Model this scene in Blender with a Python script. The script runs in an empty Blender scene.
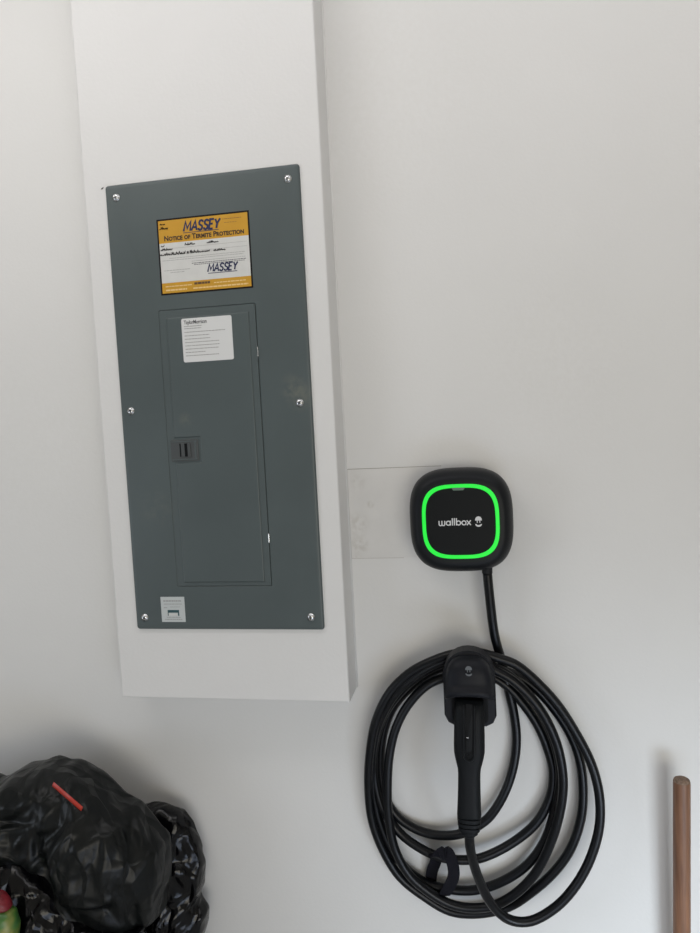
import bpy, bmesh, math, random
from mathutils import Vector, noise
from mathutils.bvhtree import BVHTree

S = bpy.context.scene
COL = S.collection
PI = math.pi

# ------------------------------------------------------------------ camera
CAM = Vector((.6628, -1.3347, 1.5362))
YAW, PIT, ROLL, FPX = -.1829, -.0699, -.0511, 717.4
cy, sy, cp, sp, cr, sr = math.cos(YAW), math.sin(YAW), math.cos(PIT), math.sin(PIT), math.cos(ROLL), math.sin(ROLL)
FW = Vector((sy*cp, cy*cp, sp))
rt0 = Vector((cy, -sy, 0)); up0 = rt0.cross(FW)
RT = cr*rt0 + sr*up0
UP = -sr*rt0 + cr*up0
cam = bpy.data.objects.new('camera', bpy.data.cameras.new('camera'))
COL.objects.link(cam)
from mathutils import Matrix
cam.matrix_world = Matrix(((RT.x, UP.x, -FW.x, CAM.x), (RT.y, UP.y, -FW.y, CAM.y), (RT.z, UP.z, -FW.z, CAM.z), (0, 0, 0, 1)))
cam.data.sensor_fit = 'VERTICAL'
cam.data.sensor_height = 24
cam.data.lens = 24*FPX/933
cam.data.clip_start = .02
S.camera = cam

# ------------------------------------------------------------------ world, lights, exposure
W = bpy.data.worlds.new('world'); S.world = W; W.use_nodes = True
W.node_tree.nodes['Background'].inputs[0].default_value = (.9, .93, 1, 1)
W.node_tree.nodes['Background'].inputs[1].default_value = .28

def area(name, loc, target, sx, sy_, power, col):
    l = bpy.data.lights.new(name, 'AREA'); l.shape = 'RECTANGLE'; l.size = sx; l.size_y = sy_
    l.energy = power; l.color = col
    o = bpy.data.objects.new(name, l); COL.objects.link(o)
    o.location = loc
    o.rotation_euler = (Vector(target)-Vector(loc)).to_track_quat('-Z', 'Y').to_euler()
    return o
area('ceiling_lamp', (.48, -.72, 2.62), (.48, 0, 2.0), 3.0, .5, 10, (.96, .95, 1))
area('corner_lamp', (-.4, -.8, 2.62), (-.1, 0, 2.0), 1.0, .8, 3.6, (1, .95, .86))
area('garage_door_daylight', (1.9, -4.2, .9), (.6, 0, 1.0), 2.5, 1.5, 43, (1, .935, .79))
area('floor_daylight', (1.0, -1.25, .40), (.45, 0, .75), 1.1, .4, 3.6, (.62, .75, 1))
area('low_left_fill', (-1.5, -1.5, 1.05), (.05, 0, .80), .8, .8, 6.2, (.78, .87, 1))  # added cool fill to lift the lower left wall; no window there
low = area('low_daylight', (1.3, -.95, .45), (1.05, 0, .45), .34, .34, 1.3, (.78, .89, 1))
low.data.spread = math.radians(85)
S.view_settings.view_transform = 'Standard'
S.view_settings.look = 'None'
S.view_settings.gamma = 1
S.view_settings.use_curve_mapping = False
S.view_settings.exposure = .01

# ------------------------------------------------------------------ helpers
def at(px, py, Y):
    """point of the photograph at the distance Y in front of the wall"""
    d = FW + (px-350)/FPX*RT - (py-466.5)/FPX*UP
    return CAM + d*((Y-CAM.y)/d.y)

def link(name, me, mats, parent=None, smooth=False, label=None):
    o = bpy.data.objects.new(name, me); COL.objects.link(o)
    if not isinstance(mats, (list, tuple)): mats = [mats]
    for m in mats: me.materials.append(m)
    if parent is not None:
        o.parent = parent
        off = Vector((0, 0, 0)); p = parent
        while p: off += p.location; p = p.parent
        me.transform(Matrix.Translation(-off))
    if smooth: me.polygons.foreach_set('use_smooth', [True]*len(me.polygons))
    if label: o['label'] = label
    return o

def from_data(name, v, f, mats, parent=None, smooth=False, label=None, mi=None):
    me = bpy.data.meshes.new(name)
    me.from_pydata([tuple(q) for q in v], [], f); 
    bm = bmesh.new(); bm.from_mesh(me); bmesh.ops.recalc_face_normals(bm, faces=bm.faces); bm.to_mesh(me); bm.free()
    if mi: me.polygons.foreach_set('material_index', mi)
    return link(name, me, mats, parent, smooth, label)

def from_bm(name, bm, mats, parent=None, smooth=False, label=None):
    me = bpy.data.meshes.new(name); bm.to_mesh(me); bm.free()
    return link(name, me, mats, parent, smooth, label)

def box_bm(x0, x1, y0, y1, z0, z1, bev=0, bm=None, seg=2):
    own = bm is None
    b = bmesh.new()
    bmesh.ops.create_cube(b, size=1)
    for v in b.verts:
        v.co = Vector((x0+(v.co.x+.5)*(x1-x0), y0+(v.co.y+.5)*(y1-y0), z0+(v.co.z+.5)*(z1-z0)))
    if bev: bmesh.ops.bevel(b, geom=b.edges[:], offset=bev, segments=seg, profile=.6, affect='EDGES')
    if own: return b
    me = bpy.data.meshes.new('t'); b.to_mesh(me); b.free(); bm.from_mesh(me); bpy.data.meshes.remove(me)
    return bm

def thing(name, loc, label, cat, group=None):
    o = bpy.data.objects.new(name, None); COL.objects.link(o); o.location = loc
    o.empty_display_size = .05
    return tag(o, label, cat, group)
def tag(o, label, cat, group=None):
    o['label'] = label; o['category'] = cat
    if group: o['group'] = group
    return o
def struct(o, label=None):
    o['kind'] = 'structure'
    if label: o['label'] = label
    return o

def lin(c):
    return tuple(((x/255)/12.92 if x/255 <= .04045 else ((x/255+.055)/1.055)**2.4) for x in c)+(1,)

def mat(name, col, rough=.5, metal=0, spec=.5, bump=0, bscale=200, var=0, vscale=8, coat=0, emit=None, es=0):
    m = bpy.data.materials.new(name); m.use_nodes = True
    nt = m.node_tree; N = nt.nodes; L = nt.links; b = N['Principled BSDF']
    b.inputs['Base Color'].default_value = (*col[:3], 1)
    b.inputs['Roughness'].default_value = rough
    b.inputs['Metallic'].default_value = metal
    b.inputs['Specular IOR Level'].default_value = spec
    b.inputs['Coat Weight'].default_value = coat
    if emit:
        b.inputs['Emission Color'].default_value = (*emit, 1); b.inputs['Emission Strength'].default_value = es
    tc = N.new('ShaderNodeTexCoord')
    if var:
        n = N.new('ShaderNodeTexNoise'); n.inputs['Scale'].default_value = vscale; n.inputs['Detail'].default_value = 5
        L.new(tc.outputs['Object'], n.inputs['Vector'])
        r = N.new('ShaderNodeMapRange'); r.inputs[1].default_value = .3; r.inputs[2].default_value = .7
        r.inputs[3].default_value = 1-var; r.inputs[4].default_value = 1+var
        L.new(n.outputs['Fac'], r.inputs[0])
        mx = N.new('ShaderNodeVectorMath'); mx.operation = 'SCALE'; mx.inputs[0].default_value = col[:3]
        L.new(r.outputs[0], mx.inputs['Scale']); L.new(mx.outputs[0], b.inputs['Base Color'])
    if bump:
        n = N.new('ShaderNodeTexNoise'); n.inputs['Scale'].default_value = bscale; n.inputs['Detail'].default_value = 3
        L.new(tc.outputs['Object'], n.inputs['Vector'])
        bp = N.new('ShaderNodeBump'); bp.inputs['Strength'].default_value = bump; bp.inputs['Distance'].default_value = .002
        L.new(n.outputs['Fac'], bp.inputs['Height']); L.new(bp.outputs[0], b.inputs['Normal'])
    return m

def add_stains(m, spots, tone):
    """soft spots of dirt at fixed places of the surface (object space): (x, y, z, radius, strength)"""
    nt = m.node_tree; N = nt.nodes; L = nt.links; b = N['Principled BSDF']
    tc = [n for n in N if n.type == 'TEX_COORD'][0]
    src = b.inputs['Base Color'].links[0].from_socket if b.inputs['Base Color'].links else None
    n = N.new('ShaderNodeTexNoise'); n.inputs['Scale'].default_value = 90; n.inputs['Detail'].default_value = 4
    L.new(tc.outputs['Object'], n.inputs['Vector'])
    cur = src
    for (x, y, z, r, s) in spots:
        d = N.new('ShaderNodeVectorMath'); d.operation = 'DISTANCE'; d.inputs[1].default_value = (x, y, z)
        L.new(tc.outputs['Object'], d.inputs[0])
        mr = N.new('ShaderNodeMapRange'); mr.interpolation_type = 'SMOOTHSTEP'
        mr.inputs[1].default_value = r; mr.inputs[2].default_value = r*.15; mr.inputs[3].default_value = 0; mr.inputs[4].default_value = s
        L.new(d.outputs['Value'], mr.inputs[0])
        mu = N.new('ShaderNodeMath'); mu.operation = 'MULTIPLY'; L.new(mr.outputs[0], mu.inputs[0])
        ns = N.new('ShaderNodeMapRange'); ns.inputs[1].default_value = .38; ns.inputs[2].default_value = .62
        L.new(n.outputs['Fac'], ns.inputs[0]); L.new(ns.outputs[0], mu.inputs[1])
        mx = N.new('ShaderNodeMix'); mx.data_type = 'RGBA'
        L.new(mu.outputs[0], mx.inputs['Factor'])
        if cur: L.new(cur, mx.inputs['A'])
        else: mx.inputs['A'].default_value = b.inputs['Base Color'].default_value
        mx.inputs['B'].default_value = (*tone, 1)
        cur = mx.outputs['Result']
    L.new(cur, b.inputs['Base Color'])

# polygon tools in the wall plane ------------------------------------------------
def inset(poly, d):
    """move every side of a counter-clockwise polygon inwards by d"""
    n = len(poly); out = []
    for i in range(n):
        p0, p1, p2 = Vector(poly[i-1]), Vector(poly[i]), Vector(poly[(i+1) % n])
        a = (p1-p0).normalized(); b = (p2-p1).normalized()
        na = Vector((-a.y, a.x)); nb = Vector((-b.y, b.x))
        m = na+nb
        if m.length < 1e-6: m = na
        m = m/ max(.25, m.dot(na))
        out.append(p1+m*d)
    return out
def rrect(x0, x1, z0, z1, r, k=5):
    p = []
    for (cx, cz, a0) in ((x1-r, z1-r, 0), (x0+r, z1-r, 90), (x0+r, z0+r, 180), (x1-r, z0+r, 270)):
        for i in range(k+1):
            a = math.radians(a0+90*i/k); p.append((cx+r*math.cos(a), cz+r*math.sin(a)))
    return p
def loft_poly(polys, ys, cap0=False, cap1=True):
    v = []; f = []; n = len(polys[0])
    for P, y in zip(polys, ys):
        for q in P: v.append((q[0], y, q[1]))
    for k in range(len(polys)-1):
        for i in range(n):
            j = (i+1) % n
            f.append((k*n+i, k*n+j, (k+1)*n+j, (k+1)*n+i))
    if cap0: f.append(tuple(range(n)))
    if cap1: f.append(tuple((len(polys)-1)*n+i for i in range(n)))
    return v, f
def slab(name, poly, y0, y1, bev, m, parent, label=None, smooth=False):
    """plate with its outline poly standing proud from y0 to y1 (y1 nearer to the room), rounded front edge"""
    v, f = loft_poly([poly, poly, inset(poly, bev*.3), inset(poly, bev)], [y0, y1+bev, y1+bev*.3, y1], cap0=True)
    return from_data(name, v, f, m, parent, smooth, label)

FONTDATA = {}
def text(s, size, x, z, y, m, parent, name='lettering', shear=0, bold=0, sx=1, rot=0, align='LEFT', spacing=1, label=None, smallcaps=False):
    cu = bpy.data.curves.new('t', 'FONT'); cu.body = s; cu.size = size; cu.shear = shear; cu.offset = bold
    cu.align_x = align; cu.space_character = spacing; cu.resolution_u = 3; cu.extrude = .00008
    if smallcaps:
        cu.small_caps_scale = .78
        for i, ch in enumerate(s):
            cu.body_format[i].use_small_caps = True
    o = bpy.data.objects.new('t', cu); COL.objects.link(o)
    dg = bpy.context.evaluated_depsgraph_get()
    me = bpy.data.meshes.new_from_object(o.evaluated_get(dg))
    bpy.data.objects.remove(o); bpy.data.curves.remove(cu)
    c, s_ = math.cos(rot), math.sin(rot)
    for v in me.vertices:
        a, b, t = v.co.x*sx, v.co.y, v.co.z
        v.co = (x+a*c-b*s_, y-t, z+a*s_+b*c)
    me.materials.clear()
    return link(name, me, m, parent, label=label)

def tube(pts, r, seg=14, per=6, closed=False):
    """smooth tube through points (Catmull-Rom)"""
    P = [Vector(p) for p in pts]; n = len(P); path = []
    rng = range(n) if closed else range(n-1)
    for i in rng:
        if closed: a, b, c, d = P[i-1], P[i], P[(i+1) % n], P[(i+2) % n]
        else: a, b, c, d = P[max(i-1, 0)], P[i], P[i+1], P[min(i+2, n-1)]
        for k in range(per):
            t = k/per
            path.append(.5*((2*b)+(c-a)*t+(2*a-5*b+4*c-d)*t*t+(3*b-a-3*c+d)*t**3))
    if not closed: path.append(P[-1])
    m = len(path); v = []; f = []
    T = (path[1]-path[0]).normalized(); U = T.orthogonal().normalized()
    for i, p in enumerate(path):
        if closed: T2 = (path[(i+1) % m]-path[i-1]).normalized()
        else: T2 = (path[min(i+1, m-1)]-path[max(i-1, 0)]).normalized()
        U = (U-T2*U.dot(T2)).normalized(); V = T2.cross(U)
        rr = r(i/(m-1)) if callable(r) else r
        for k in range(seg):
            a = 2*PI*k/seg; v.append(p+U*math.cos(a)*rr+V*math.sin(a)*rr)
    for i in range(m if closed else m-1):
        for k in range(seg):
            j = (i+1) % m
            f.append((i*seg+k, i*seg+(k+1) % seg, j*seg+(k+1) % seg, j*seg+k))
    if not closed:
        f.append(tuple(range(seg))); f.append(tuple((m-1)*seg+k for k in range(seg)))
    return v, f

# ------------------------------------------------------------------ materials
M_wall = mat('painted_wall', (.69, .685, .67), .62, spec=.35, bump=.12, bscale=160, var=.012, vscale=5)
M_patch = mat('painted_patch', (.665, .655, .635), .62, spec=.35, bump=.12, bscale=130, var=.03, vscale=22)
M_box = mat('painted_boxing', (.69, .685, .675), .6, spec=.35, bump=.18, bscale=140, var=.012, vscale=7)
M_floor = mat('concrete_floor', (.50, .49, .47), .6, bump=.2, bscale=40, var=.12)
M_panel = mat('grey_enamel', (.075, .094, .096), .38, spec=.45, bump=.05, bscale=60, var=.07, vscale=6)
M_latch = mat('dark_grey_plastic', (.062, .068, .07), .4)
M_slot = mat('slot_dark', (.006, .0066, .0075), .6, spec=.12)
M_zinc = mat('zinc', (.72, .73, .74), .22, metal=1, bump=.1, bscale=900)
M_yel = mat('amber_paper', (.54, .285, .022), .45, spec=.35, var=.05, vscale=30)
M_white = mat('white_paper', (.60, .60, .58), .5, spec=.35, var=.03, vscale=40)
M_lab = mat('label_paper', (.66, .665, .66), .42, spec=.4)
M_small = mat('silver_paper', (.50, .53, .53), .4)
M_black = mat('print_black', (.008, .006, .006), .5, spec=.15)
M_navy = mat('print_navy', (.007, .012, .065), .5)
M_grey = mat('print_grey', (.28, .28, .28), .5)
M_cream = mat('print_cream', (.72, .52, .24), .5)
M_teal = mat('print_teal', (.02, .07, .08), .5)
M_ind = mat('print_faint', (.27, .265, .26), .5)
M_hous = mat('black_plastic', (.0062, .0075, .0095), .42, spec=.22, bump=.12, bscale=1500)
M_face = mat('black_plate', (.0048, .0062, .0072), .45, spec=.14)
M_ring = mat('green_led', (0, .2, .02), .4, emit=(.006, .73, .036), es=1.0)
M_sens = mat('sensor_window', (.10, .16, .13), .3)
M_logo = mat('print_white', (.62, .63, .64), .5)
M_holst = mat('holster_plastic', (.0062, .0072, .0108), .45, spec=.22, bump=.15, bscale=1200)
M_logo2 = mat('embossed_grey', (.10, .11, .12), .5)
M_cab = mat('cable_rubber', (.0030, .0036, .0048), .32, spec=.27, bump=.1, bscale=400)
M_conn = mat('connector_plastic', (.0062, .0074, .0088), .5, spec=.15, bump=.15, bscale=900)
M_velcro = mat('velcro', (.006, .006, .010), .85, spec=.2, bump=.5, bscale=900)
M_bagA = mat('matte_bag', (.0050, .0060, .0060), .35, spec=.24, bump=.25, bscale=22)
M_bagB = mat('glossy_bag', (.0017, .0017, .0023), .17, spec=.30, bump=.3, bscale=26)
M_red = mat('red_band', (.42, .035, .02), .4)
M_wood = mat('wood', (.27, .115, .05), .5)
M_mark = mat('mark', (.08, .075, .07), .7)

# wood grain along the pole
def wood(m):
    nt = m.node_tree; N = nt.nodes; L = nt.links; b = N['Principled BSDF']
    tc = [n for n in N if n.type == 'TEX_COORD'][0]
    mp = N.new('ShaderNodeMapping'); mp.inputs['Scale'].default_value = (90, 90, 5)
    n = N.new('ShaderNodeTexNoise'); n.inputs['Scale'].default_value = 1.5; n.inputs['Detail'].default_value = 6
    L.new(tc.outputs['Object'], mp.inputs[0]); L.new(mp.outputs[0], n.inputs['Vector'])
    r = N.new('ShaderNodeValToRGB')
    r.color_ramp.elements[0].position = .3; r.color_ramp.elements[0].color = (.115, .052, .028, 1)
    r.color_ramp.elements[1].position = .72; r.color_ramp.elements[1].color = (.265, .13, .07, 1)
    L.new(n.outputs['Fac'], r.inputs[0]); L.new(r.outputs[0], b.inputs['Base Color'])
wood(M_wood)

# crumpled film relief for the bags
def film(m, scale, strength, dist=.02):
    nt = m.node_tree; N = nt.nodes; L = nt.links; b = N['Principled BSDF']
    tc = [n for n in N if n.type == 'TEX_COORD'][0]
    wn = N.new('ShaderNodeTexNoise'); wn.inputs['Scale'].default_value = 7; wn.inputs['Detail'].default_value = 3
    L.new(tc.outputs['Object'], wn.inputs['Vector'])
    ad = N.new('ShaderNodeMixRGB'); ad.blend_type = 'ADD'; ad.inputs[0].default_value = .12
    L.new(tc.outputs['Object'], ad.inputs[1]); L.new(wn.outputs['Color'], ad.inputs[2])
    mp = N.new('ShaderNodeMapping'); mp.inputs['Scale'].default_value = (1, 1, .35); mp.inputs['Rotation'].default_value = (0, .5, 0); L.new(ad.outputs[0], mp.inputs[0])
    vo = N.new('ShaderNodeTexVoronoi'); vo.feature = 'DISTANCE_TO_EDGE'; vo.inputs['Scale'].default_value = scale
    L.new(mp.outputs[0], vo.inputs['Vector'])
    vo2 = N.new('ShaderNodeTexVoronoi'); vo2.inputs['Scale'].default_value = scale*1.9; L.new(mp.outputs[0], vo2.inputs['Vector'])
    mu = N.new('ShaderNodeMath'); mu.operation = 'MULTIPLY_ADD'; mu.inputs[1].default_value = .5
    L.new(vo2.outputs['Distance'], mu.inputs[0]); L.new(vo.outputs['Distance'], mu.inputs[2])
    bp = N.new('ShaderNodeBump'); bp.inputs['Strength'].default_value = strength; bp.inputs['Distance'].default_value = dist
    L.new(mu.outputs[0], bp.inputs['Height'])
    old = b.inputs['Normal'].links[0].from_node
    L.new(bp.outputs[0], old.inputs['Normal'])
film(M_bagA, 15, .5)
film(M_bagB, 17, .7)

# ------------------------------------------------------------------ the room
wall = struct(from_bm('wall_back', box_bm(-2.4, 3.9, 0, .12, 0, 2.7), M_wall), 'off-white painted garage wall behind the panel and charger')
struct(from_bm('wall_left', box_bm(-2.5, -2.4, -5, .12, 0, 2.7), M_wall))
struct(from_bm('wall_right', box_bm(3.9, 4.0, -5, .12, 0, 2.7), M_wall))
struct(from_bm('floor', box_bm(-2.5, 4.0, -5, .12, -.1, 0), M_floor))
struct(from_bm('ceiling', box_bm(-2.5, 4.0, -5, .12, 2.7, 2.8), M_wall))
add_stains(M_wall, [(.50, 0, 2.12, .30, .05), (.80, 0, 1.62, .2, .05), (-.25, 0, 1.5, .3, .04)], (.45, .42, .36))
# drywall patch beside the boxing: a panel let in and filled, its joint showing as a hairline
PX0, PX1, PZ0, PZ1 = .4105, .588, 1.2650, 1.4355
v, f = loft_poly([[(PX0, PZ0), (PX1, PZ0), (PX1, PZ1), (PX0, PZ1)], inset([(PX0, PZ0), (PX1, PZ0), (PX1, PZ1), (PX0, PZ1)], .0002)], [-.0001, -.0007])
patch = from_data('wall_patch', v, f, M_patch, wall, label='slightly proud painted drywall patch beside the boxing')
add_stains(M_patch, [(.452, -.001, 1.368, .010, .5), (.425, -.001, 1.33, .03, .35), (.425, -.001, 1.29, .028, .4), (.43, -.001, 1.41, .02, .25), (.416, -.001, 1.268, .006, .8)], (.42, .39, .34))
v, f = loft_poly([[(PX0, PZ1), (PX1, PZ1), (PX1, PZ1+.0009), (PX0, PZ1+.0009)]]*2, [-.0001, -.0003])
from_data('joint', v, f, mat('joint_line', (.27, .25, .22), .8), wall)
v, f = loft_poly([[(PX0, PZ0-.0008), (PX0+.10, PZ0-.0008), (PX0+.10, PZ0), (PX0, PZ0)]]*2, [-.0001, -.0003])
from_data('joint', v, f, mat('joint_line_faint', (.46, .44, .41), .8), wall)

# boxed-out chase that carries the panel
BX0, BX1, BZ, BD = -.0445, .4074, 1.0129, .0786
bm = box_bm(BX0, BX1, -BD, .0, BZ, 2.7)
es = [e for e in bm.edges if not any(abs(v.co.y) < 1e-6 for v in e.verts)]
bmesh.ops.bevel(bm, geom=es, offset=.0035, segments=3, profile=.5, affect='EDGES')
chase = struct(from_bm('trim_1', bm, M_box), 'white boxed-out plaster chase carrying the grey electrical panel')
# caulk bead in the inner corner
v, f = tube([(BX1+.0005, -.0005, BZ), (BX1+.0005, -.0005, 2.69)], .0022, 8, 1)
from_data('caulk_bead', v, f, M_box, chase, smooth=True)
# small nick of torn paper at the upper left corner of the cover
p = at(102.3, 188.6, -BD-.0003)
v, f = loft_poly([[(p.x-.003, p.z-.0012), (p.x, p.z-.0012), (p.x+.003, p.z+.0016), (p.x+.0025, p.z+.0026), (p.x-.001, p.z+.001)]]*2, [-BD+.001, -BD-.0006])
from_data('nick', v, f, M_mark, chase)

# ------------------------------------------------------------------ electrical panel
PW, Z0, Z1 = .3683, 1.15, 1.9806
YF = -BD                       # face of the chase
panel = thing('electrical_panel', (PW/2, YF, Z0), 'large grey metal breaker panel with closed door on the white boxed-out wall', 'electrical panel')
out = rrect(0, PW, Z0, Z1, .006, 4)
DX0, DX1, DZ0, DZ1 = .0885, .2755, 1.2320, 1.7475
TH = .0055
# cover: outer flange + pan with a door opening
def ringgrid():
    o = out; n = len(o)
    # matching ring for the opening (same vertex count, rounded)
    hole = rrect(DX0, DX1, DZ0, DZ1, .004, 4)
    loops = [(o, YF+.0005), (o, YF-.0012), (inset(o, .0022), YF-TH+.0006), (inset(o, .0038), YF-TH), (inset(o, .0075), YF-TH-.0002),
             (hole, YF-TH), (inset(hole, .0012), YF-TH+.0009), (inset(hole, .0016), YF-TH+.0036)]
    return loops, n
loops, n = ringgrid()
v, f = loft_poly([a for a, b in loops], [b for a, b in loops], cap0=False, cap1=True)
add_stains(M_panel, [(.346-PW/2, -TH, 1.577-Z0, .035, .35), (.335-PW/2, -TH, 1.595-Z0, .03, .25), (.128-PW/2, -TH, 1.545-Z0, .018, .25), (.06-PW/2, -TH, 1.38-Z0, .05, .12)], (.19, .19, .15))
cover = from_data('cover', v, f, M_panel, panel, smooth=False)
YC = YF-TH                     # front plane of cover
# door leaf
door = from_data('door', *loft_poly([rrect(DX0+.0018, DX1-.0018, DZ0+.0018, DZ1-.0018, .003, 4)]*2+[inset(rrect(DX0+.0018, DX1-.0018, DZ0+.0018, DZ1-.0018, .003, 4), .0008)], [YC+.0035, YC-.0002, YC-.0008]), M_panel, panel)
# raised field of the door, notched round the latch (counter-clockwise)
LX1, LZ0, LZ1 = .1535, 1.4655, 1.5120
fx0, fx1, fz0, fz1 = .1035, .2625, 1.2405, 1.7330
field = [(fx0, fz0), (fx1, fz0), (fx1, fz1), (fx0, fz1), (fx0, LZ1), (LX1, LZ1), (LX1, LZ0), (fx0, LZ0)]
v, f = loft_poly([field, inset(field, .0018), inset(field, .0028)], [YC-.0007, YC-.0026, YC-.0029])
from_data('raised_panel', v, f, M_panel, door)
# latch: bezel, sunk bed, slide with grip
lat = slab('latch', rrect(.0962, .1500, 1.4690, 1.5085, .002, 3), YC-.0005, YC-.0030, .0006, M_latch, door, 'dark grey sliding latch')
panelb = from_bm('latch_slide', box_bm(.1170, .1355, YC-.0052, YC-.0028, 1.4775, 1.5015, .0006), M_latch, door)
gb = bmesh.new()
for (a, b) in ((.1150, .1172), (.1245, .1300)):
    box_bm(a, b, YC-.0055, YC-.0029, 1.4775, 1.5015, 0, gb)
from_bm('finger_slot', gb, M_slot, door, label='two dark slots of the latch')
gb = bmesh.new()
box_bm(.0985, .1480, YC-.0036, YC-.0029, 1.5045, 1.5062, .0003, gb)
box_bm(.0985, .1480, YC-.0036, YC-.0029, 1.4712, 1.4730, .0003, gb)
box_bm(.1430, .1460, YC-.0036, YC-.0029, 1.4730, 1.5045, .0003, gb)
from_bm('latch_rim', gb, M_panel, door)
# hinges: bright knuckles in the right hand gap
for z in (1.6600, 1.3220):
    from_bm('hinge', box_bm(.2738, .2752, YC-.0022, YC+.0008, z-.0085, z+.0085, .0006), M_zinc, panel, label='bright metal hinge knuckle at door edge')
# screws
def screw_bm(x, z, y, ang):
    bm = bmesh.new()
    prof = [(.0074, 0), (.0076, .0009), (.0060, .0013), (.0055, .0026), (.0046, .0036), (.0027, .0040), (.0, .0041)]
    seg = 24; rings = []
    for r, h in prof[:-1]:
        rings.append([bm.verts.new((x+r*math.cos(2*PI*k/seg), y-h, z+r*math.sin(2*PI*k/seg))) for k in range(seg)])
    top = bm.verts.new((x, y-prof[-1][1], z))
    for a, b in zip(rings, rings[1:]):
        for k in range(seg): bm.faces.new((a[k], a[(k+1) % seg], b[(k+1) % seg], b[k]))
    for k in range(seg): bm.faces.new((rings[-1][k], rings[-1][(k+1) % seg], top))
    bmesh.ops.recalc_face_normals(bm, faces=bm.faces)
    return bm
def slot_mesh(x, z, y, ang):
    b = bmesh.new()
    for a in (ang, ang+PI/2):
        t = box_bm(-.0034, .0034, -.0003, .0003, -.0005, .0005)
        for vv in t.verts:
            c = vv.co.copy(); vv.co = (x+c.x*math.cos(a)-c.z*math.sin(a), y-.0041+c.y, z+c.x*math.sin(a)+c.z*math.cos(a))
        me = bpy.data.meshes.new('t'); t.to_mesh(me); t.free(); b.from_mesh(me); bpy.data.meshes.remove(me)
    return b
random.seed(3)
for (x, z) in ((.0222, 1.9570), (.3472, 1.9557), (.0208, 1.5668), (.3462, 1.5645), (.0190, 1.1736), (.3448, 1.1743)):
    a = random.uniform(0, 1.5)
    s = from_bm('screw', screw_bm(x, z, YC, a), M_zinc, panel, smooth=True, label='bright zinc cover screw')
    from_bm('drive_slot', slot_mesh(x, z, YC, a), M_slot, s)

def bars(name, items, y, m, parent):
    """flat printed lines too small to read"""
    v = []; f = []
    for (x0, x1, z, h, sl) in items:
        k = len(v)
        v += [(x0, y, z-h/2), (x1, y, z-h/2+sl*(x1-x0)), (x1, y, z+h/2+sl*(x1-x0)), (x0, y, z+h/2)]
        f.append((k, k+1, k+2, k+3))
    return from_data(name, v, f, m, parent)
def words(x0, x1, z, h, sl=0, rnd=random.Random(5), lo=.003, hi=.010, gap=.0012):
    out = []; x = x0
    while x < x1-.001:
        w = min(rnd.uniform(lo, hi), x1-x)
        out.append((x, x+w, z+sl*(x-x0), h, sl)); x += w+gap
    return out

def strokes(name, lines, w, y, m, parent):
    v = []; f = []
    for li, L in enumerate(lines):
        yy = y-.00004*li
        P = [Vector((a, b_)) for a, b_ in L]; k0 = len(v); closed = (P[0]-P[-1]).length < 1e-6
        n = len(P)
        for i, p in enumerate(P):
            if closed: a, c = P[i-1 if i else n-2], P[i+1 if i < n-1 else 1]
            else: a, c = P[max(i-1, 0)], P[min(i+1, n-1)]
            d1 = (p-a).normalized() if (p-a).length > 1e-9 else (c-p).normalized(); d2 = (c-p).normalized() if (c-p).length > 1e-9 else d1
            t = (d1+d2); t = t.normalized() if t.length > 1e-6 else d1
            nn = Vector((-t.y, t.x)); g = 1/max(.5, nn.dot(Vector((-d1.y, d1.x))))
            for q in (w/2*g, -w/2*g): v.append((p.x+nn.x*q, yy, p.y+nn.y*q))
        for i in range(n-1): f.append((k0+2*i, k0+2*i+1, k0+2*i+3, k0+2*i+2))
    return from_data(name, v, f, m, parent)
def circ(cx, cz, r, a0=0, a1=360, k=20):
    return [(cx+r*math.cos(math.radians(a0+(a1-a0)*i/k)), cz+r*math.sin(math.radians(a0+(a1-a0)*i/k))) for i in range(k+1)]
def caps_word(word, x0, z0, width, h, w, y, m, parent, shear=.22):
    """slanted capitals drawn as strokes"""
    def S_(): 
        return [[(.92, .80), (.80, .95), (.5, 1.0), (.2, .95), (.06, .76), (.2, .58), (.5, .50), (.8, .42), (.94, .24), (.8, .06), (.5, .0), (.18, .05), (.04, .22)]]
    G = {'M': (1.25, [[(0, 0), (.10, 1), (.5, .28), (.90, 1), (1, 0)]]), 'A': (1.0, [[(0, 0), (.5, 1), (1, 0)], [(.2, .34), (.8, .34)]]), 'S': (.80, S_()),
         'E': (.72, [[(1, 1), (0, 1), (0, 0), (1, 0)], [(0, .52), (.85, .52)]]), 'Y': (.9, [[(0, 1), (.5, .48), (1, 1)], [(.5, .5), (.5, 0)]])}
    gap = .24; tot = sum(G[c][0]+gap for c in word)-gap; u = width/tot; x = x0; L = []
    for c in word:
        wd, ln = G[c]
        for l in ln: L.append([(x+a*wd*u+shear*b_*h, z0+b_*h) for a, b_ in l])
        x += (wd+gap)*u
    return strokes('lettering', L, w, y, m, parent)

# termite notice
NX0, NX1, NZ0, NZ1 = .0973, .2728, 1.7736, 1.9092
YN = YC-.0003
notice = slab('termite_notice', [(NX0, NZ0), (NX1, NZ0), (NX1, NZ1), (NX0, NZ1)], YC+.0001, YN, .0001, M_black, panel, 'amber and white termite notice with black border')
b = .0030
def rectf(name, x0, x1, z0, z1, y, m, parent):
    return from_data(name, [(x0, y, z0), (x1, y, z0), (x1, y, z1), (x0, y, z1)], [(0, 1, 2, 3)], m, parent)
rectf('heading_band', NX0+b, NX1-b, 1.8660, NZ1-b, YN-.0001, M_yel, notice)['label'] = 'amber heading band'
rectf('white_field', NX0+b, NX1-b, 1.7950, 1.8660, YN-.0001, M_white, notice)['label'] = 'white middle field'
rectf('footer_band', NX0+b, NX1-b, NZ0+b, 1.7950, YN-.0001, M_yel, notice)['label'] = 'amber footer band'
YT = YN-.0003
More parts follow.
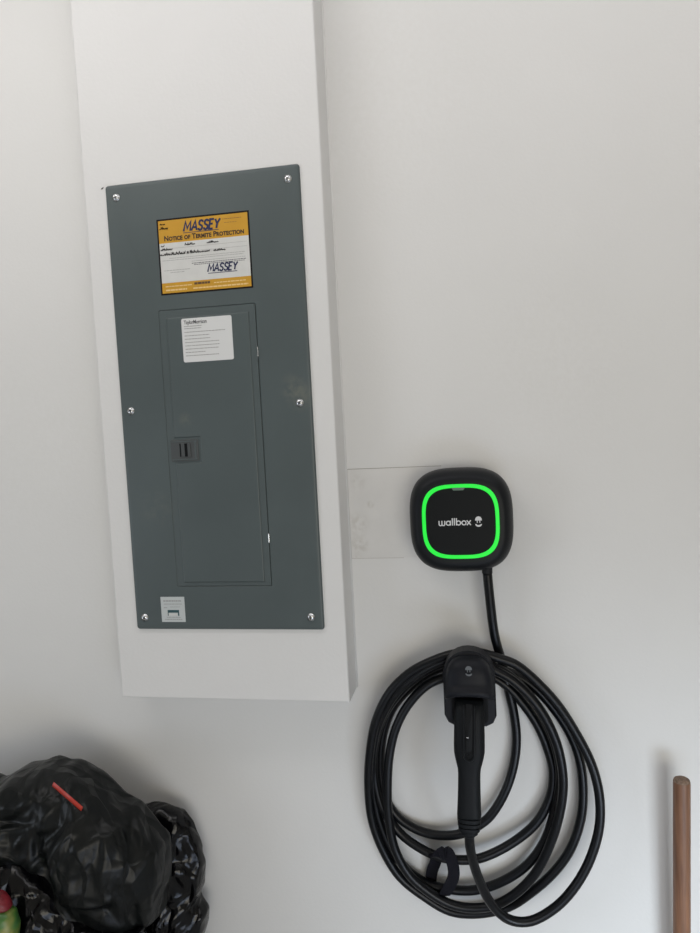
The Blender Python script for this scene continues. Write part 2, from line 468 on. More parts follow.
caps_word('MASSEY',   .1485, 1.8838, .0670, .0165, .0037, YT, M_navy, notice)
text('Notice of Termite Protection', .0125, (NX0+NX1)/2+.001, 1.8700, YT, mat('print_brown', (.025, .008, .003), .5), notice, bold=.00045, sx=.92, align='CENTER', smallcaps=True, spacing=1.02)
caps_word('MASSEY', .1895, 1.8085, .0545, .0132, .0028, YT, M_navy, notice)
bars('rule', [(.1475, .2150, 1.8812, .0012, 0)], YT, M_navy, notice)
bars('rule', [(.1900, .2450, 1.8058, .0012, 0)], YT, M_navy, notice)
rr = random.Random(8)
L = []
L += words(.2225, .2580, 1.8985, .0011, 0, rr, .002, .006, .0008)+words(.2260, .2500, 1.8920, .0008, 0, rr, .002, .006, .0008)
bars('small_print', L, YT, mat('print_amber_dark', (.22, .10, .02), .5), notice)
L = []
for z, x0, x1 in ((1.8385, .118, .262), (1.8350, .104, .258), (1.8300, .16, .262)):
    L += words(x0, x1, z, .0007, 0, rr, .002, .007, .0008)
for z, x0, x1 in ((1.8170, .106, .156), (1.8130, .118, .145)):
    L += words(x0, x1, z, .0008, 0, rr, .002, .007, .0008)
bars('small_print', L, YT, M_grey, notice)
L = words(.1600, .2640, 1.8262, .0012, 0, rr, .002, .006, .0007)+words(.1640, .2600, 1.8235, .0010, 0, rr, .002, .006, .0007)
bars('small_print', L, YT, mat('print_dark_grey', (.10, .10, .11), .5), notice)
L = words(.1070, .1590, 1.7885, .0018, 0, rr, .003, .008, .0009)+words(.2000, .2600, 1.7885, .0018, 0, rr, .003, .008, .0009)
L += words(.1070, .1480, 1.7818, .0028, 0, rr, .003, .009, .0010)+words(.1600, .2640, 1.7818, .0025, 0, rr, .003, .009, .0010)
bars('footer_print', L, YT, M_cream, notice)
bars('footer_print', words(.1625, .1925, 1.7900, .0040, 0, rr, .004, .008, .0006), YT, mat('print_brown_band', (.10, .05, .02), .5), notice)
bars('form_rule', [(.104, .266, 1.8560, .0004, 0), (.104, .266, 1.8480, .0004, 0)], YT, M_grey, notice)
# handwriting as pen strokes
def scribble(x0, x1, z, h, seed, w=.0011):
    r = random.Random(seed); pts = []; x = x0; k = 0
    while x < x1:
        amp = h*(r.uniform(.35, .65) if r.random() < .72 else 1.0)
        pts.append(Vector((x, 0, z+(1.35*amp if k % 2 else 0)+r.uniform(-.1, .1)*h))); x += r.uniform(.0008, .0017); k += 1
    v = []; f = []
    for a, c in zip(pts, pts[1:]):
        d = (c-a).normalized(); nrm = Vector((-d.z, 0, d.x))*w/2; k = len(v)
        v += [a-nrm, c-nrm, c+nrm, a+nrm]; f.append((k, k+1, k+2, k+3))
    return v, f
hv = []; hf = []
for i, a in enumerate(((.1040, .1150, 1.8985, .0035), (.1020, .1190, 1.8905, .0038), (.1035, .1105, 1.8600, .0028), (.1490, .1690, 1.8590, .0032), (.1910, .2130, 1.8590, .0030),
                       (.1020, .1265, 1.8530, .0034), (.0995, .1500, 1.8440, .0042), (.1520, .1560, 1.8440, .006), (.1580, .1960, 1.8440, .0042), (.2030, .2260, 1.8440, .0042))):
    sv, sf = scribble(*a, seed=i+2)
    from_data('handwriting', [(q.x, YT-.0001, q.z) for q in sv], sf, M_black, notice)

# white label on the door
YD = YC-.0029
lp = rrect(.1335, .2295, 1.6493, 1.7283, .0035, 4)
label = slab('white_label', lp, YD+.0002, YD-.0003, .0001, M_lab, door, 'white paper label with rounded corners')
text('TaylorMorrison', .0098, .1385, 1.7180, YD-.0005, mat('print_label_grey', (.05, .05, .055), .5), label, bold=.00015, sx=.74, spacing=.95)
L = []
for z, x0, x1 in ((1.7140, .1385, .1720), (1.7100, .1385, .1710), (1.7035, .1385, .2160), (1.6970, .1385, .1860), (1.6910, .1385, .1870), (1.6850, .1385, .2050), (1.6790, .1385, .2040), (1.6730, .1385, .2020), (1.6670, .1385, .1780), (1.6610, .1385, .2020)):
    L += words(x0, x1, z, .0012, 0, rr, .002, .006, .0007)
bars('small_print', L, YD-.0005, M_ind, label)
# small sticker at the foot of the cover
st = slab('small_sticker', [(.0537, 1.1650), (.1015, 1.1650), (.1015, 1.2133), (.0537, 1.2133)], YC+.0001, YC-.0003, .0001, M_small, panel, 'small silver sticker with a dark printed box')
L = []
for z, x0, x1, h in ((1.2055, .059, .096, .0022), (1.1995, .060, .097, .0012), (1.1925, .059, .066, .0014), (1.1940, .072, .092, .0008), (1.1740, .064, .092, .0010), (1.1700, .060, .096, .0012)):
    L += words(x0, x1, z, h, 0, rr, .002, .006, .0007)
bars('small_print', L, YC-.0005, M_grey, st)
bars('logo_box', [(.0665, .0895, 1.1855, .0052, 0), (.0665, .0680, 1.1800, .006, 0), (.0870, .0895, 1.1800, .006, 0)], YC-.0005, M_teal, st)
bars('logo_box', [(.0690, .0860, 1.1795, .0036, 0)], YC-.0005, M_white, st)

# ------------------------------------------------------------------ wall charger
CX, CZ = .6215, 1.3420
charger = thing('wall_charger', (CX, 0, CZ-.09), 'black rounded square car charger with glowing green ring on the white wall', 'car charger')
def sq(w, h, n=3.6, k=96, cx=CX, cz=CZ):
    p = []
    for i in range(k):
        a = 2*PI*i/k; c, s = math.cos(a), math.sin(a)
        p.append((cx+w*math.copysign(abs(c)**(2/n), c), cz+h*math.copysign(abs(s)**(2/n), s)))
    return p
HW, HH = .0915, .0932
prof = [(0, .930), (-.006, .945), (-.020, .975), (-.036, .996), (-.046, 1.0), (-.054, .992), (-.062, .970), (-.069, .935), (-.0745, .890), (-.0775, .850), (-.0788, .825)]
v, f = loft_poly([sq(HW*s, HH*s, 3.05) for y, s in prof], [y for y, s in prof], cap1=False)
k = 96; base = len(v)-k
# gently domed front to the groove of the ring
front = [(-.0794, .79), (-.0797, .765)]
for y, s in front: v += [(q[0], y, q[1]) for q in sq(HW*s, HH*s, 3.1)]
for r in range(2):
    for i in range(k):
        j = (i+1) % k; a = base+r*k
        f.append((a+i, a+j, a+k+j, a+k+i))
f.append(tuple(base+2*k+i for i in range(k)))
from_data('housing', v, f, M_hous, charger, smooth=True)
RW, RH = .0668, .0658
RCZ = CZ+.0012
def ring_mesh(w0, h0, w1, h1, y0, y1, n=3.3):
    lo = [sq(w0, h0, n, cz=RCZ), sq(w0, h0, n, cz=RCZ), sq(w0-.0006, h0-.0006, n, cz=RCZ), sq(w1+.0006, h1+.0006, n, cz=RCZ), sq(w1, h1, n, cz=RCZ), sq(w1, h1, n, cz=RCZ)]
    return loft_poly(lo, [y0, y1+.0005, y1, y1, y1+.0005, y0], cap1=False)
v, f = ring_mesh(RW, RH, RW-.0066, RH-.0066, -.0785, -.0806)
from_data('light_ring', v, f, M_ring, charger, label='glowing green light ring')
lo = [sq(RW-.0068, RH-.0068, 3.3, cz=RCZ), sq(RW-.0068, RH-.0068, 3.3, cz=RCZ), sq(RW-.0075, RH-.0075, 3.3, cz=RCZ)]
v, f = loft_poly(lo, [-.0785, -.0799, -.0803])
plate = from_data('front_plate', v, f, M_face, charger)
# sensor window under the ring's top
sv = [(CX-.0135, RCZ+RH-.0062), (CX-.0100, RCZ+RH-.0108), (CX+.0070, RCZ+RH-.0108), (CX+.0105, RCZ+RH-.0062)]
v, f = loft_poly([sv, sv], [-.0795, -.0810], cap0=True)
from_data('sensor_window', v, f, M_sens, charger, label='small greenish grey sensor window')
YW = -.0806
tx, tz, xh = CX-.0382, CZ-.0052, .0085      # left edge, baseline, x-height
r = xh/2-.0007; w_ = .0019; zc = tz+r+.0006
LT = []
x = tx+.0010                                   # w: two joined rounded bowls
bw = .0027
for q in (0, 1):
    c0 = x+q*2*bw*.92
    LT.append([(c0, tz+xh)]+[(c0, tz+bw*.95)]+circ(c0+bw*.92, tz+bw*.95, bw*.92, 180, 360, 10)+[(c0+2*bw*.92, tz+xh)])
x += 4*bw*.92+.0026
LT.append(circ(x+r, zc, r)); LT.append([(x+2*r+.0001, tz), (x+2*r+.0001, tz+xh)]); x += 2*r+.0036     # a
for q in (0, 1):
    LT.append([(x, tz), (x, tz+.0128)]); x += .0035                                                     # l l
LT.append([(x, tz), (x, tz+.0128)]); LT.append(circ(x+r, zc, r)); x += 2*r+.0022                         # b
LT.append(circ(x+r, zc, r)); x += 2*r+.0014                                                             # o
LT.append([(x, tz), (x+.0070, tz+xh)]); LT.append([(x, tz+xh), (x+.0070, tz)])                           # x
strokes('lettering', LT, w_, YW, M_logo, plate)
def plug_logo(cx, cz, s, y, m, parent):
    v = []; f = []
    def fan(pts):
        k = len(v); v.extend([(a, y, b_) for a, b_ in pts]); f.append(tuple(range(k, k+len(pts))))
    dome = [(cx+s*math.cos(a), cz+s*.45+s*1.05*math.sin(a)) for a in [PI*i/12 for i in range(13)]]
    dome += [(cx-s*1.0, cz+s*.25), (cx+s*1.0, cz+s*.25)][0:2]
    fan(dome)
    for q in (-.38, .38): fan([(cx+s*(q-.13), cz-s*.45), (cx+s*(q+.13), cz-s*.45), (cx+s*(q+.13), cz+s*.27), (cx+s*(q-.13), cz+s*.27)])
    A = [PI+PI*i/12 for i in range(13)]
    o = [(cx+s*math.cos(a), cz-s*.80+s*.85*math.sin(a)) for a in A]; i_ = [(cx+s*.62*math.cos(a), cz-s*.80+s*.30*math.sin(a)) for a in A]
    for q in range(12): fan([o[q], o[q+1], i_[q+1], i_[q]])
    return from_data('plug_emblem', v, f, m, parent)
plug_logo(CX+.0310, CZ+.0010, .0058, YW-.0001, M_logo, plate)
# cable gland below
v, f = tube([at(487, 560, -.042), at(487.2, 573, -.042)], .0095, 20, 2)
from_data('cable_gland', v, f, M_hous, charger, smooth=False)

# ------------------------------------------------------------------ holster
HX = .6258
hol = thing('connector_holster', (HX, 0, 1.0), 'black wall holster with rounded hood, cable hung behind it, plug pushed in from below', 'holster')
# back shell (arch top, chamfered foot)
def arch(w, zt, zb, ch=.018, k=16, n=2.15):
    p = []
    H = .050
    for i in range(k+1):
        a = PI*i/k; c, s = math.cos(a), math.sin(a)
        p.append((HX+w*math.copysign(abs(c)**(2/n), c), zt-H+H*abs(s)**(2/n)))
    p += [(HX-w, zb+ch*1.1), (HX-w+ch*.35, zb+ch*.35), (HX-w+ch, zb), (HX+w-ch, zb), (HX+w-ch*.35, zb+ch*.35), (HX+w, zb+ch*1.1)]
    return p
A0 = arch(.0450, 1.1190, .9840)
v, f = loft_poly([inset(A0, .004), A0, A0, inset(A0, .003)], [-.064, -.068, -.098, -.102], cap0=True)
from_data('back_shell', v, f, M_holst, hol)
# neck that the cable hangs on, and wall plate
v, f = loft_poly([rrect(HX-.030, HX+.030, 1.00, 1.058, .02, 5)]*2, [-.004, -.066], cap0=True)
from_data('neck', v, f, M_holst, hol)
v, f = loft_poly([rrect(HX-.036, HX+.036, .995, 1.085, .012, 5)]*2, [0, -.005], cap0=True)
from_data('wall_plate', v, f, M_holst, hol)
# hood: D-shaped sections stacked from the top, rolled lip and hollow underneath
secs = [(1.1130, .006, .003), (1.1120, .0140, .010), (1.1090, .0220, .0160), (1.1040, .0290, .0215), (1.0960, .0350, .0260), (1.0860, .0395, .0290), (1.0740, .0425, .0305), (1.0640, .0438, .0315), (1.0590, .0442, .0345), (1.0545, .0444, .0385),
        (1.0495, .0443, .0400), (1.0440, .0440, .0385), (1.0415, .0430, .0345), (1.0430, .0395, .0300), (1.0520, .0360, .0270), (1.0700, .0340, .0250)]
K = 28; v = []; f = []
for z, w, d in secs:
    for i in range(K+1):
        a = PI*i/K; c, s = math.cos(a), math.sin(a); n = 3.2
        v.append((HX+w*math.copysign(abs(c)**(2/n), c), -.100-d*abs(s)**(2/n), z + (.009*s*s-.003*c*c)*(1 if z < 1.056 else (.55 if z < 1.068 else 0))))
for r in range(len(secs)-1):
    for i in range(K):
        a = r*(K+1); f.append((a+i, a+i+1, a+K+2+i, a+K+1+i))
f.append(tuple(range(K+1))); f.append(tuple((len(secs)-1)*(K+1)+i for i in range(K+1)))
hood = from_data('hood', v, f, M_holst, hol, smooth=True)
plug_logo(HX+.0010, 1.0960, .0056, -.1335, M_logo2, hood)
# socket collar inside
v, f = loft_poly([rrect(HX-.031, HX+.031, .992, 1.06, .012, 4)]*2, [-.100, -.108], cap0=True)
from_data('socket', v, f, M_slot, hol)

# ------------------------------------------------------------------ charging cable
cable = thing('charging_cable', at(470, 905, -.05), 'thick black charging cable coiled in loops over the holster below the charger', 'cable')
R = .0085
def T(l): return [at(*q) for q in l]
# (px, py, Y): from the charger, round five turns, to the handle
path = T([
 (487.2, 572, -.042), (490, 600, -.040), (494.5, 635, -.034), (502, 662, -.018), (508, 688, -.014), (514, 714, -.014), (516.5, 740, -.015), (513.5, 766, -.017), (505, 792, -.020), (491, 815, -.022), (476, 827, -.024), (460, 834, -.024), (443, 835.5, -.022), (426, 833, -.020), (410, 826, -.018), (396, 815, -.016), (386, 798, -.014), (381, 775, -.013), (381, 750, -.013), (385, 727, -.013), (394, 706, -.013), (410, 688, -.014), (430, 673, -.014), (450, 666, -.015), (470, 667, -.015),
 (490, 675, -.015), (508, 687, -.016), (524, 705, -.016), (538, 726, -.016), (548, 750, -.016), (553, 772, -.017), (550, 797, -.019), (536, 823, -.022), (512, 843, -.027), (484, 857, -.034), (462, 860, -.038), (440, 857, -.038), (420, 848, -.034), (400, 833, -.028), (384, 811, -.024), (376, 786, -.020), (374, 760, -.020), (377, 735, -.022), (386, 711, -.026), (404, 688, -.030), (424, 672, -.032), (446, 662, -.032), (468, 659, -.032),
 (490, 665, -.032), (510, 676, -.032), (530, 696, -.032), (545, 719, -.032), (556, 748, -.030), (560, 776, -.028), (556, 804, -.026), (546, 838, -.024), (528, 864, -.022), (503, 881, -.022), (475, 890, -.022), (448, 889, -.022), (424, 882, -.020), (402, 864, -.018), (386, 838, -.018), (376, 808, -.018), (372, 778, -.022), (373, 748, -.028), (380, 720, -.036), (395, 694, -.044), (416, 674, -.048), (442, 661, -.048), (466, 657, -.048),
 (490, 668, -.049), (512, 680, -.050), (532, 699, -.050), (547, 721, -.050), (558, 748, -.049), (563, 778, -.047), (561, 806, -.045), (552.5, 838, -.043), (538, 869, -.040), (520, 890, -.038), (498, 904, -.037), (474, 908, -.037), (450, 904, -.038), (426, 890, -.040), (407, 872, -.042), (394, 846, -.043), (388.5, 816, -.044), (387.5, 785, -.044), (389.5, 755, -.042), (396, 728, -.040), (408, 705, -.038), (426, 686, -.036), (446, 677, -.032), (468, 673, -.030),
 (488, 668, -.024), (508, 672, -.020), (530, 684, -.018), (550, 704, -.016), (568, 730, -.016), (579, 757, -.018), (583, 787, -.020), (581, 818, -.022), (571, 848, -.024), (555, 871, -.024), (533, 891, -.023), (508, 907, -.022), (478, 913.5, -.022), (450, 911, -.022), (425, 897, -.022), (400, 877, -.022), (383, 850, -.024), (372, 820, -.028), (368.5, 788, -.032), (369.5, 757, -.038), (375, 724, -.044), (388, 695, -.048), (408, 674, -.050), (432, 661, -.052), (456, 653.5, -.054), (478, 652.5, -.054),
 (498, 658, -.052), (518, 666, -.050), (541, 686, -.048), (560, 708, -.046), (577, 735, -.045), (591, 763, -.045), (599, 793, -.046), (599.5, 825, -.048), (591, 857, -.051), (576, 885, -.055), (556, 907, -.060), (531, 921, -.066), (508, 919, -.073), (490, 902, -.083), (477, 874, -.100), (470.5, 850, -.118), (469.3, 834, -.126), (469.2, 826, -.130)])
v, f = tube(path, R, 16, 5)
from_data('cord', v, f, M_cab, cable, smooth=True)
# connector handle lofted along its axis
Tp, Bp = at(469.3, 702, -.116), at(469.2, 839, -.134)
ax = (Bp-Tp); LEN = ax.length; ax.normalize()
sx_ = Vector((1, 0, 0)); sx_ = (sx_-ax*sx_.dot(ax)).normalized(); sy_ = ax.cross(sx_)
if sy_.y > 0: sy_ = -sy_
def hpt(t, a, b): return Tp+ax*(t*LEN)+sx_*a+sy_*b
def loft_axis(secs, n=2.8, K=40):
    v = []; f = []
    for t, w, d, off in secs:
        for i in range(K):
            a = 2*PI*i/K; c, s = math.cos(a), math.sin(a)
            v.append(hpt(t, w*math.copysign(abs(c)**(2/n), c), off+d*math.copysign(abs(s)**(2/n), s)))
    for r in range(len(secs)-1):
        for i in range(K):
            j = (i+1) % K; f.append((r*K+i, r*K+j, r*K+K+j, r*K+K+i))
    f.append(tuple(range(K))); f.append(tuple((len(secs)-1)*K+i for i in range(K)))
    return v, f
v, f = loft_axis([(-.02, .0240, .011, 0), (.10, .0255, .0145, 0), (.22, .0262, .017, 0), (.31, .0265, .0185, 0), (.36, .0262, .0185, 0), (.40, .0245, .018, 0), (.44, .0222, .017, 0), (.48, .0198, .0165, 0), (.52, .0190, .016, 0),
                  (.62, .0192, .016, 0), (.70, .0197, .0165, 0), (.78, .0203, .017, 0), (.815, .0207, .0175, 0), (.828, .0204, .017, 0), (.832, .017, .0145, 0)])
handle = from_data('connector_handle', v, f, M_conn, cable, smooth=True)
rib = []
t = .830
for i, w in enumerate((.0204, .0198, .0188, .0152)):
    g = .0340 if i < 3 else .026
    rib += [(t, w-.0022, (w-.0022)*.86, 0), (t+.004, w, w*.86, 0), (t+g-.006, w-.0002, w*.86, 0), (t+g-.001, w-.0022, (w-.0022)*.86, 0)]
    t += g
rib += [(t+.012, .0105, .0105, 0), (t+.02, .0088, .0088, 0)]
v, f = loft_axis(rib)
from_data('strain_relief', v, f, M_conn, cable, smooth=False, label='ribbed strain relief collar')
# release latch: U-shaped rim, sunk lever, steel pin
def hy(t):   # front depth of handle
    return .0135+.017*min(1, max(0, (t)/.31))*.30
def upath():
    p = []
    for t in (.0, .08, .16, .24, .30, .345): p.append((t, -.0088))
    for i in range(1, 8):
        a = PI*i/8; p.append((.345+.055*math.sin(a), -.0088*math.cos(a)))
    for t in (.345, .30, .24, .16, .08, .0): p.append((t, .0088))
    return [hpt(t, x, .0012+(.011+.0068*min(1, t/.26))) for t, x in p]
v, f = tube(upath(), .0020, 8, 2)
from_data('latch_rim', v, f, M_conn, handle, smooth=True)
v = []; f = []
for (dx, dd) in ((0, 0), (.0007, .0013)):
    for t, x in [(.0, -.0066), (.0, .0066), (.30, .0066), (.35, .0060), (.385, .0035), (.385, -.0035), (.35, -.0060), (.30, -.0066)]:
        v.append(hpt(t, x-math.copysign(dx, x), .0110+.0068*min(1, t/.26)+dd))
f = [(i, (i+1) % 8, 8+(i+1) % 8, 8+i) for i in range(8)]+[tuple(range(8)), tuple(range(8, 16))]
from_data('release_lever', v, f, M_slot, handle)
for (t, dy) in ((.355, .0), (.425, .0)):
    q = [hpt(t+.012*math.sin(a), .0042*math.cos(a), .0186) for a in [2*PI*i/14 for i in range(14)]]
    v, f = tube(q, .0009, 6, 2, closed=True)
    if t < .4: from_data('lever_eye', v, f, M_conn, handle, smooth=True)
q0, q1 = hpt(.232, -.0045, .0190), hpt(.232, -.0005, .0190)
v, f = tube([q0, q1], .0009, 8, 1)
from_data('steel_pin', v, f, M_zinc, handle, smooth=True, label='bright steel pin of the release lever')

# strap round two turns of the cable
strap_c = T([(436, 856, -.052), (446, 852, -.052), (450, 856, -.053), (453.5, 868, -.053), (453, 878, -.050), (447, 890, -.042), (443, 895, -.030), (436, 893, -.015), (431, 884, -.010), (432, 872, -.014), (436, 860, -.022), (434, 853, -.036)])
def ribbon(pts, wvec, th, per=5):
    n = len(pts); path = []
    for i in range(n):
        a, b_, c, d = pts[i-1], pts[i], pts[(i+1) % n], pts[(i+2) % n]
        for k in range(per):
            t = k/per; path.append(.5*((2*b_)+(c-a)*t+(2*a-5*b_+4*c-d)*t*t+(3*b_-a-3*c+d)*t**3))
    v = []; f = []; m = len(path)
    cen = sum(path, Vector())/m
    for i, p in enumerate(path):
        T_ = (path[(i+1) % m]-path[i-1]).normalized()
        w = (wvec-T_*wvec.dot(T_)); w = w.normalized()*wvec.length
        nn = T_.cross(w).normalized()*th
        if nn.dot(p-cen) < 0: nn = -nn
        v += [p-w/2, p+w/2, p+w/2+nn, p-w/2+nn]
    for i in range(m):
        j = (i+1) % m
        for k in range(4): f.append((i*4+k, i*4+(k+1) % 4, j*4+(k+1) % 4, j*4+k))
    return v, f
v, f = ribbon(strap_c, Vector((.0215, 0, .004)), .0018)
strap = from_data('cable_strap', v, f, M_velcro)
tag(strap, 'small black fabric strap looped round two turns of cable at the coil bottom', 'strap')

# ------------------------------------------------------------------ wooden pole
px_, ry = .9752, .0142
pole_pts = [(.9700, -.032, .001), (.9712, -.045, .30), (.9722, -.0557, .60), (.9752, -.0720, .880)]
bmv = []; f = []
seg = 28
def pole_ring(z, r, rec=0):
    t = z/.88
    x = .9815*t+.9745*(1-t); y = -.056*t-.026*(1-t)
    return [(x+r*math.cos(2*PI*k/seg), y+r*math.sin(2*PI*k/seg), z) for k in range(seg)]
lev = [(.0, .0145), (.25, .0146), (.5, .0145), (.75, .0143), (.869, .0142), (.8770, .0139), (.8805, .0127), (.8820, .0105), (.8823, .006)]
v = []
for z, r in lev: v += pole_ring(z, r)
for a in range(len(lev)-1):
    for k in range(seg): f.append((a*seg+k, a*seg+(k+1) % seg, (a+1)*seg+(k+1) % seg, (a+1)*seg+k))
f.append(tuple(range(seg))); f.append(tuple((len(lev)-1)*seg+k for k in range(seg)))
mi = [0]*len(f)
M_end = mat('end_grain', (.20, .135, .095), .75, bump=.5, bscale=500, var=.35, vscale=300)
for i in range(len(f)):
    if i >= 5*seg and i < 8*seg or i == len(f)-1: mi[i] = 1
pole = from_data('wooden_pole', v, f, [M_wood, M_end], None, smooth=False, mi=mi)
for p_ in pole.data.polygons: p_.use_smooth = p_.index < 6*seg
tag(pole, 'round brown wooden tool handle standing upright against the wall at the right', 'pole')

# ------------------------------------------------------------------ rubbish bags
def facets(p, k=24.0):
    """crumpled film: planes of random tilt meeting in creases"""
    d, c = noise.voronoi(p)
    S_ = 0; H_ = 0
    for di, ci in zip(d, c):
        w = math.exp(-k*(di-d[0]))
        g = noise.random_unit_vector.__call__() if False else Vector((math.sin(ci.x*12.9+ci.y*78.2+ci.z*37.7)*43758.5 % 1-.5, math.sin(ci.x*39.3+ci.y*11.1+ci.z*83.1)*24634.6 % 1-.5, math.sin(ci.x*73.1+ci.y*52.2+ci.z*9.1)*15731.7 % 1-.5))
        c0 = math.sin(ci.x*27.1+ci.y*61.7+ci.z*95.4)*9631.3 % 1
        H_ += w*((p-ci).dot(g)*2.4+c0*.7); S_ += w
    return H_/S_
def straight_closed(pts, per):
    out = []
    for i in range(len(pts)):
        a, b_ = Vector(pts[i]), Vector(pts[(i+1) % len(pts)])
        out += [a.lerp(b_, k/per) for k in range(per)]
    for _ in range(2): out = [(out[i-1]+out[i]*2+out[(i+1) % len(out)])/4 for i in range(len(out))]
    return out
def smooth_closed(pts, per):
    n = len(pts); out = []
    for i in range(n):
        a, b_, c, d = [Vector(q) for q in (pts[i-1], pts[i], pts[(i+1) % n], pts[(i+2) % n])]
        for k in range(per):
            t = k/per; out.append(.5*((2*b_)+(c-a)*t+(2*a-5*b_+4*c-d)*t*t+(3*b_-a-3*c+d)*t**3))
    return out
def bag(name, outline, yc, dep, seed, m, amp, fold, target=240, rings=110, nx=2.6, pleat=0, back=None):
    """outline: (x, z) points at depth yc; the sack swells dep to the front and back of it"""
    per = max(2, target//len(outline)); O = straight_closed(outline, per); n = len(O)
    c = sum(O, Vector((0, 0)))/n
    off = Vector((seed*3.7, seed*1.3, seed*2.1)); v = []; f = []
    for r in range(1, rings):
        t = -1+2*r/rings
        tt = math.sin(t*PI/2)
        s = max(0.0, 1-abs(tt)**nx)**(1/nx)
        for q in O:
            e = c+(q-c)*s
            p = Vector((e.x, yc+tt*(dep if tt < 0 or back is None else back), e.y))
            nrm = Vector(((q-c).normalized().x*s*.6, math.copysign(abs(tt)**1.3+.02, tt), (q-c).normalized().y*s*.6)).normalized()
            w = p*fold+off
            w = w+Vector((noise.noise(p*6+off), noise.noise(p*6-off), noise.noise(p*6+off*2)))*.35
            w2 = Vector((w.x, w.y, w.z*.42)); w3 = Vector((w.x*.55+w.z*.35, w.y, w.z*.8-w.x*.5))
            h = facets(w2)+.60*facets(w3*2.4+off, 20)+.20*facets(w2*5.3, 16)-.75
            h += .4*noise.noise(p*4.0+off)
            if pleat: h += pleat*math.sin(p.x*130+5*noise.noise(p*9+off))*.3
            v.append(p+nrm*h*amp*(.16+.84*(1-s)**.6))
    R_ = rings-1
    for r in range(R_-1):
        for i in range(n):
            j = (i+1) % n; f.append((r*n+i, r*n+j, (r+1)*n+j, (r+1)*n+i))
    f.append(tuple(range(n))); f.append(tuple((R_-1)*n+i for i in range(n)))
    for i, q in enumerate(v):
        if q.z < .002: q.z = .002
        if q.y > -.006: q.y = -.006
    return v, f
def px2(l, Y): return [(at(a, b_, Y).x, at(a, b_, Y).z) for a, b_ in l]

oB = [(-.17, .76)]+px2([(118, 815), (138, 808), (151, 803.5), (164, 804), (181, 810), (192, 822), (200, 841), (206, 861), (204, 884), (199, 895), (209, 908), (208, 923), (203, 937)], -.048)+[(.075, .50), (.085, .30), (.085, .10), (.06, .012), (-.05, .004), (-.2, .004), (-.36, .02), (-.40, .2), (-.36, .5), (-.28, .70)]
v, f = bag('b', oB, -.048, .055, 2, M_bagB, .028, 8, back=.036)
bagB = from_data('rubbish_bag', v, f, M_bagB, None, smooth=True)
tag(bagB, 'glossy black rubbish bag at the right of the heap, against the wall', 'rubbish bag')
oC = [(-.44, .78)]+px2([(-110, 826), (-60, 830), (0, 838), (35, 846), (68, 874), (90, 904), (125, 921), (145, 926), (152, 942)], -.20)+[(.04, .50), (.05, .25), (.03, .02), (-.05, .004), (-.3, .004), (-.48, .02), (-.52, .3), (-.50, .62)]
v, f = bag('c', oC[::-1], -.205, .125, 5, M_bagB, .034, 7, pleat=.6, back=.05)
bvhC = BVHTree.FromPolygons([tuple(q) for q in v], f)
bagC = from_data('rubbish_bag', v, f, M_bagB, None, smooth=True)
tag(bagC, 'black rubbish bag with hanging folds at the bottom left, in front of the heap', 'rubbish bag')
oA = px2([(9, 776), (30, 762), (56, 757), (77, 765), (99, 777), (118, 792), (140, 804), (155, 822), (167, 838), (170, 858), (169, 880), (163, 908), (150, 914), (125, 915), (106, 909), (86, 890), (66, 872), (30, 864), (-40, 860), (-110, 856), (-130, 820), (-70, 790), (-12, 774), (0, 779)], -.135)[::-1]
v, f = bag('a', oA, -.135, .125, 9, M_bagA, .040, 5.5, target=300, rings=130, nx=3.0, back=.035)
bagA = from_data('rubbish_bag', v, f, M_bagA, None, smooth=True)
tag(bagA, 'dull black rubbish bag on top of the heap with a red band', 'rubbish bag')
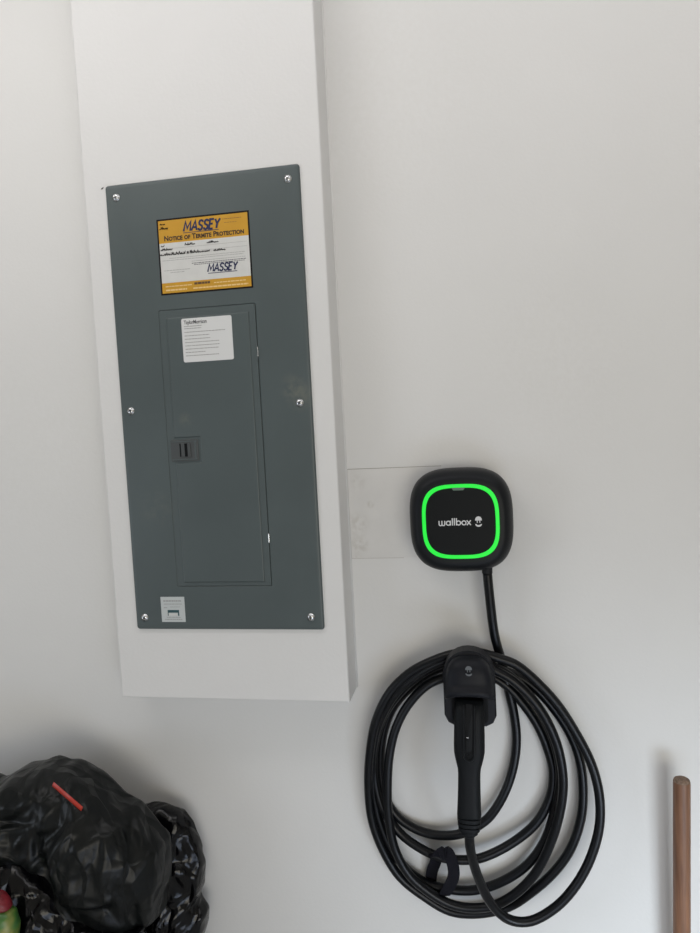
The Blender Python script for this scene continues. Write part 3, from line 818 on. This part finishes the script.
# red band lying on the top bag
bvh = BVHTree.FromPolygons([tuple(q) for q in v], f)
def hit(px, py):
    d = (at(px, py, -.2)-CAM).normalized(); loc, nn, i, dist = bvh.ray_cast(CAM, d)
    return loc if loc else at(px, py, -.38)
pts = [hit(53+29*i/12, 784+25*i/12) for i in range(13)]
pts = [p_-(p_-CAM).normalized()*.0035 for p_ in pts]
for _ in range(3): pts = [pts[0]]+[(pts[i-1]+pts[i]*2+pts[i+1])/4 for i in range(1, 12)]+[pts[12]]
pts = [p_-(p_-CAM).normalized()*.002 for p_ in pts]
a0, a1 = pts[0], pts[-1]
vv = []; ff = []
d = (a1-a0).normalized(); wv = d.cross(Vector((0, 1, 0))).normalized()*.0046
for p_ in pts: vv += [p_-wv, p_-Vector((0, .0014, 0)), p_+wv, p_+Vector((0, .003, 0))]
for i in range(12):
    for k in range(4): ff.append((i*4+k, i*4+(k+1) % 4, i*4+4+(k+1) % 4, i*4+4+k))
ff += [(0, 1, 2, 3), (48, 49, 50, 51)]
from_data('red_band', vv, ff, M_red, bagA, label='orange red plastic band')

# ------------------------------------------------------------------ green and red wrapper at lower left
M_wr = mat('wrapper_green', (.10, .28, .05), .35)
nt = M_wr.node_tree; N = nt.nodes; L_ = nt.links; tc = [q for q in N if q.type == 'TEX_COORD'][0]
n1 = N.new('ShaderNodeTexNoise'); n1.inputs['Scale'].default_value = 28; L_.new(tc.outputs['Object'], n1.inputs['Vector'])
rp = N.new('ShaderNodeValToRGB'); e = rp.color_ramp.elements
e[0].position = .36; e[0].color = (.02, .085, .025, 1); e[1].position = .66; e[1].color = (.26, .25, .06, 1)
m_ = e.new(.5); m_.color = (.06, .16, .03, 1)
L_.new(n1.outputs['Fac'], rp.inputs[0]); L_.new(rp.outputs[0], N['Principled BSDF'].inputs['Base Color'])
hw = [bvhC.ray_cast(CAM, (at(a, b_, -.2)-CAM).normalized())[0] for a, b_ in ((-6, 915), (4, 925), (-4, 940))]
YWR = sum(q.y for q in hw if q)/max(1, len([q for q in hw if q]))-.016     # lies against the front of the bag
pk = thing('snack_wrapper', at(-2, 935, YWR), 'green crumpled wrapper with a red twisted end at the bottom left edge', 'wrapper')
oW = px2([(-36, 912), (-18, 907), (2, 906), (13, 912), (18, 925), (16, 945), (8, 962), (-16, 966), (-36, 955), (-42, 930)], YWR)[::-1]
v, f = bag('w', oW, YWR, .028, 4, M_wr, .003, 30, target=80, rings=40)
from_data('green_body', v, f, M_wr, pk, smooth=True, label='green and yellow crumpled body')
oW = px2([(-26, 890), (-10, 891), (1, 894), (8, 901), (11, 908), (2, 912), (-12, 912), (-28, 908)], YWR)[::-1]
v, f = bag('w2', oW, YWR, .018, 6, M_red, .003, 40, target=80, rings=30, pleat=0)
from_data('red_end', v, f, mat('wrapper_red', (.20, .014, .022), .45, var=.4, vscale=60), pk, smooth=True, label='red twisted end')
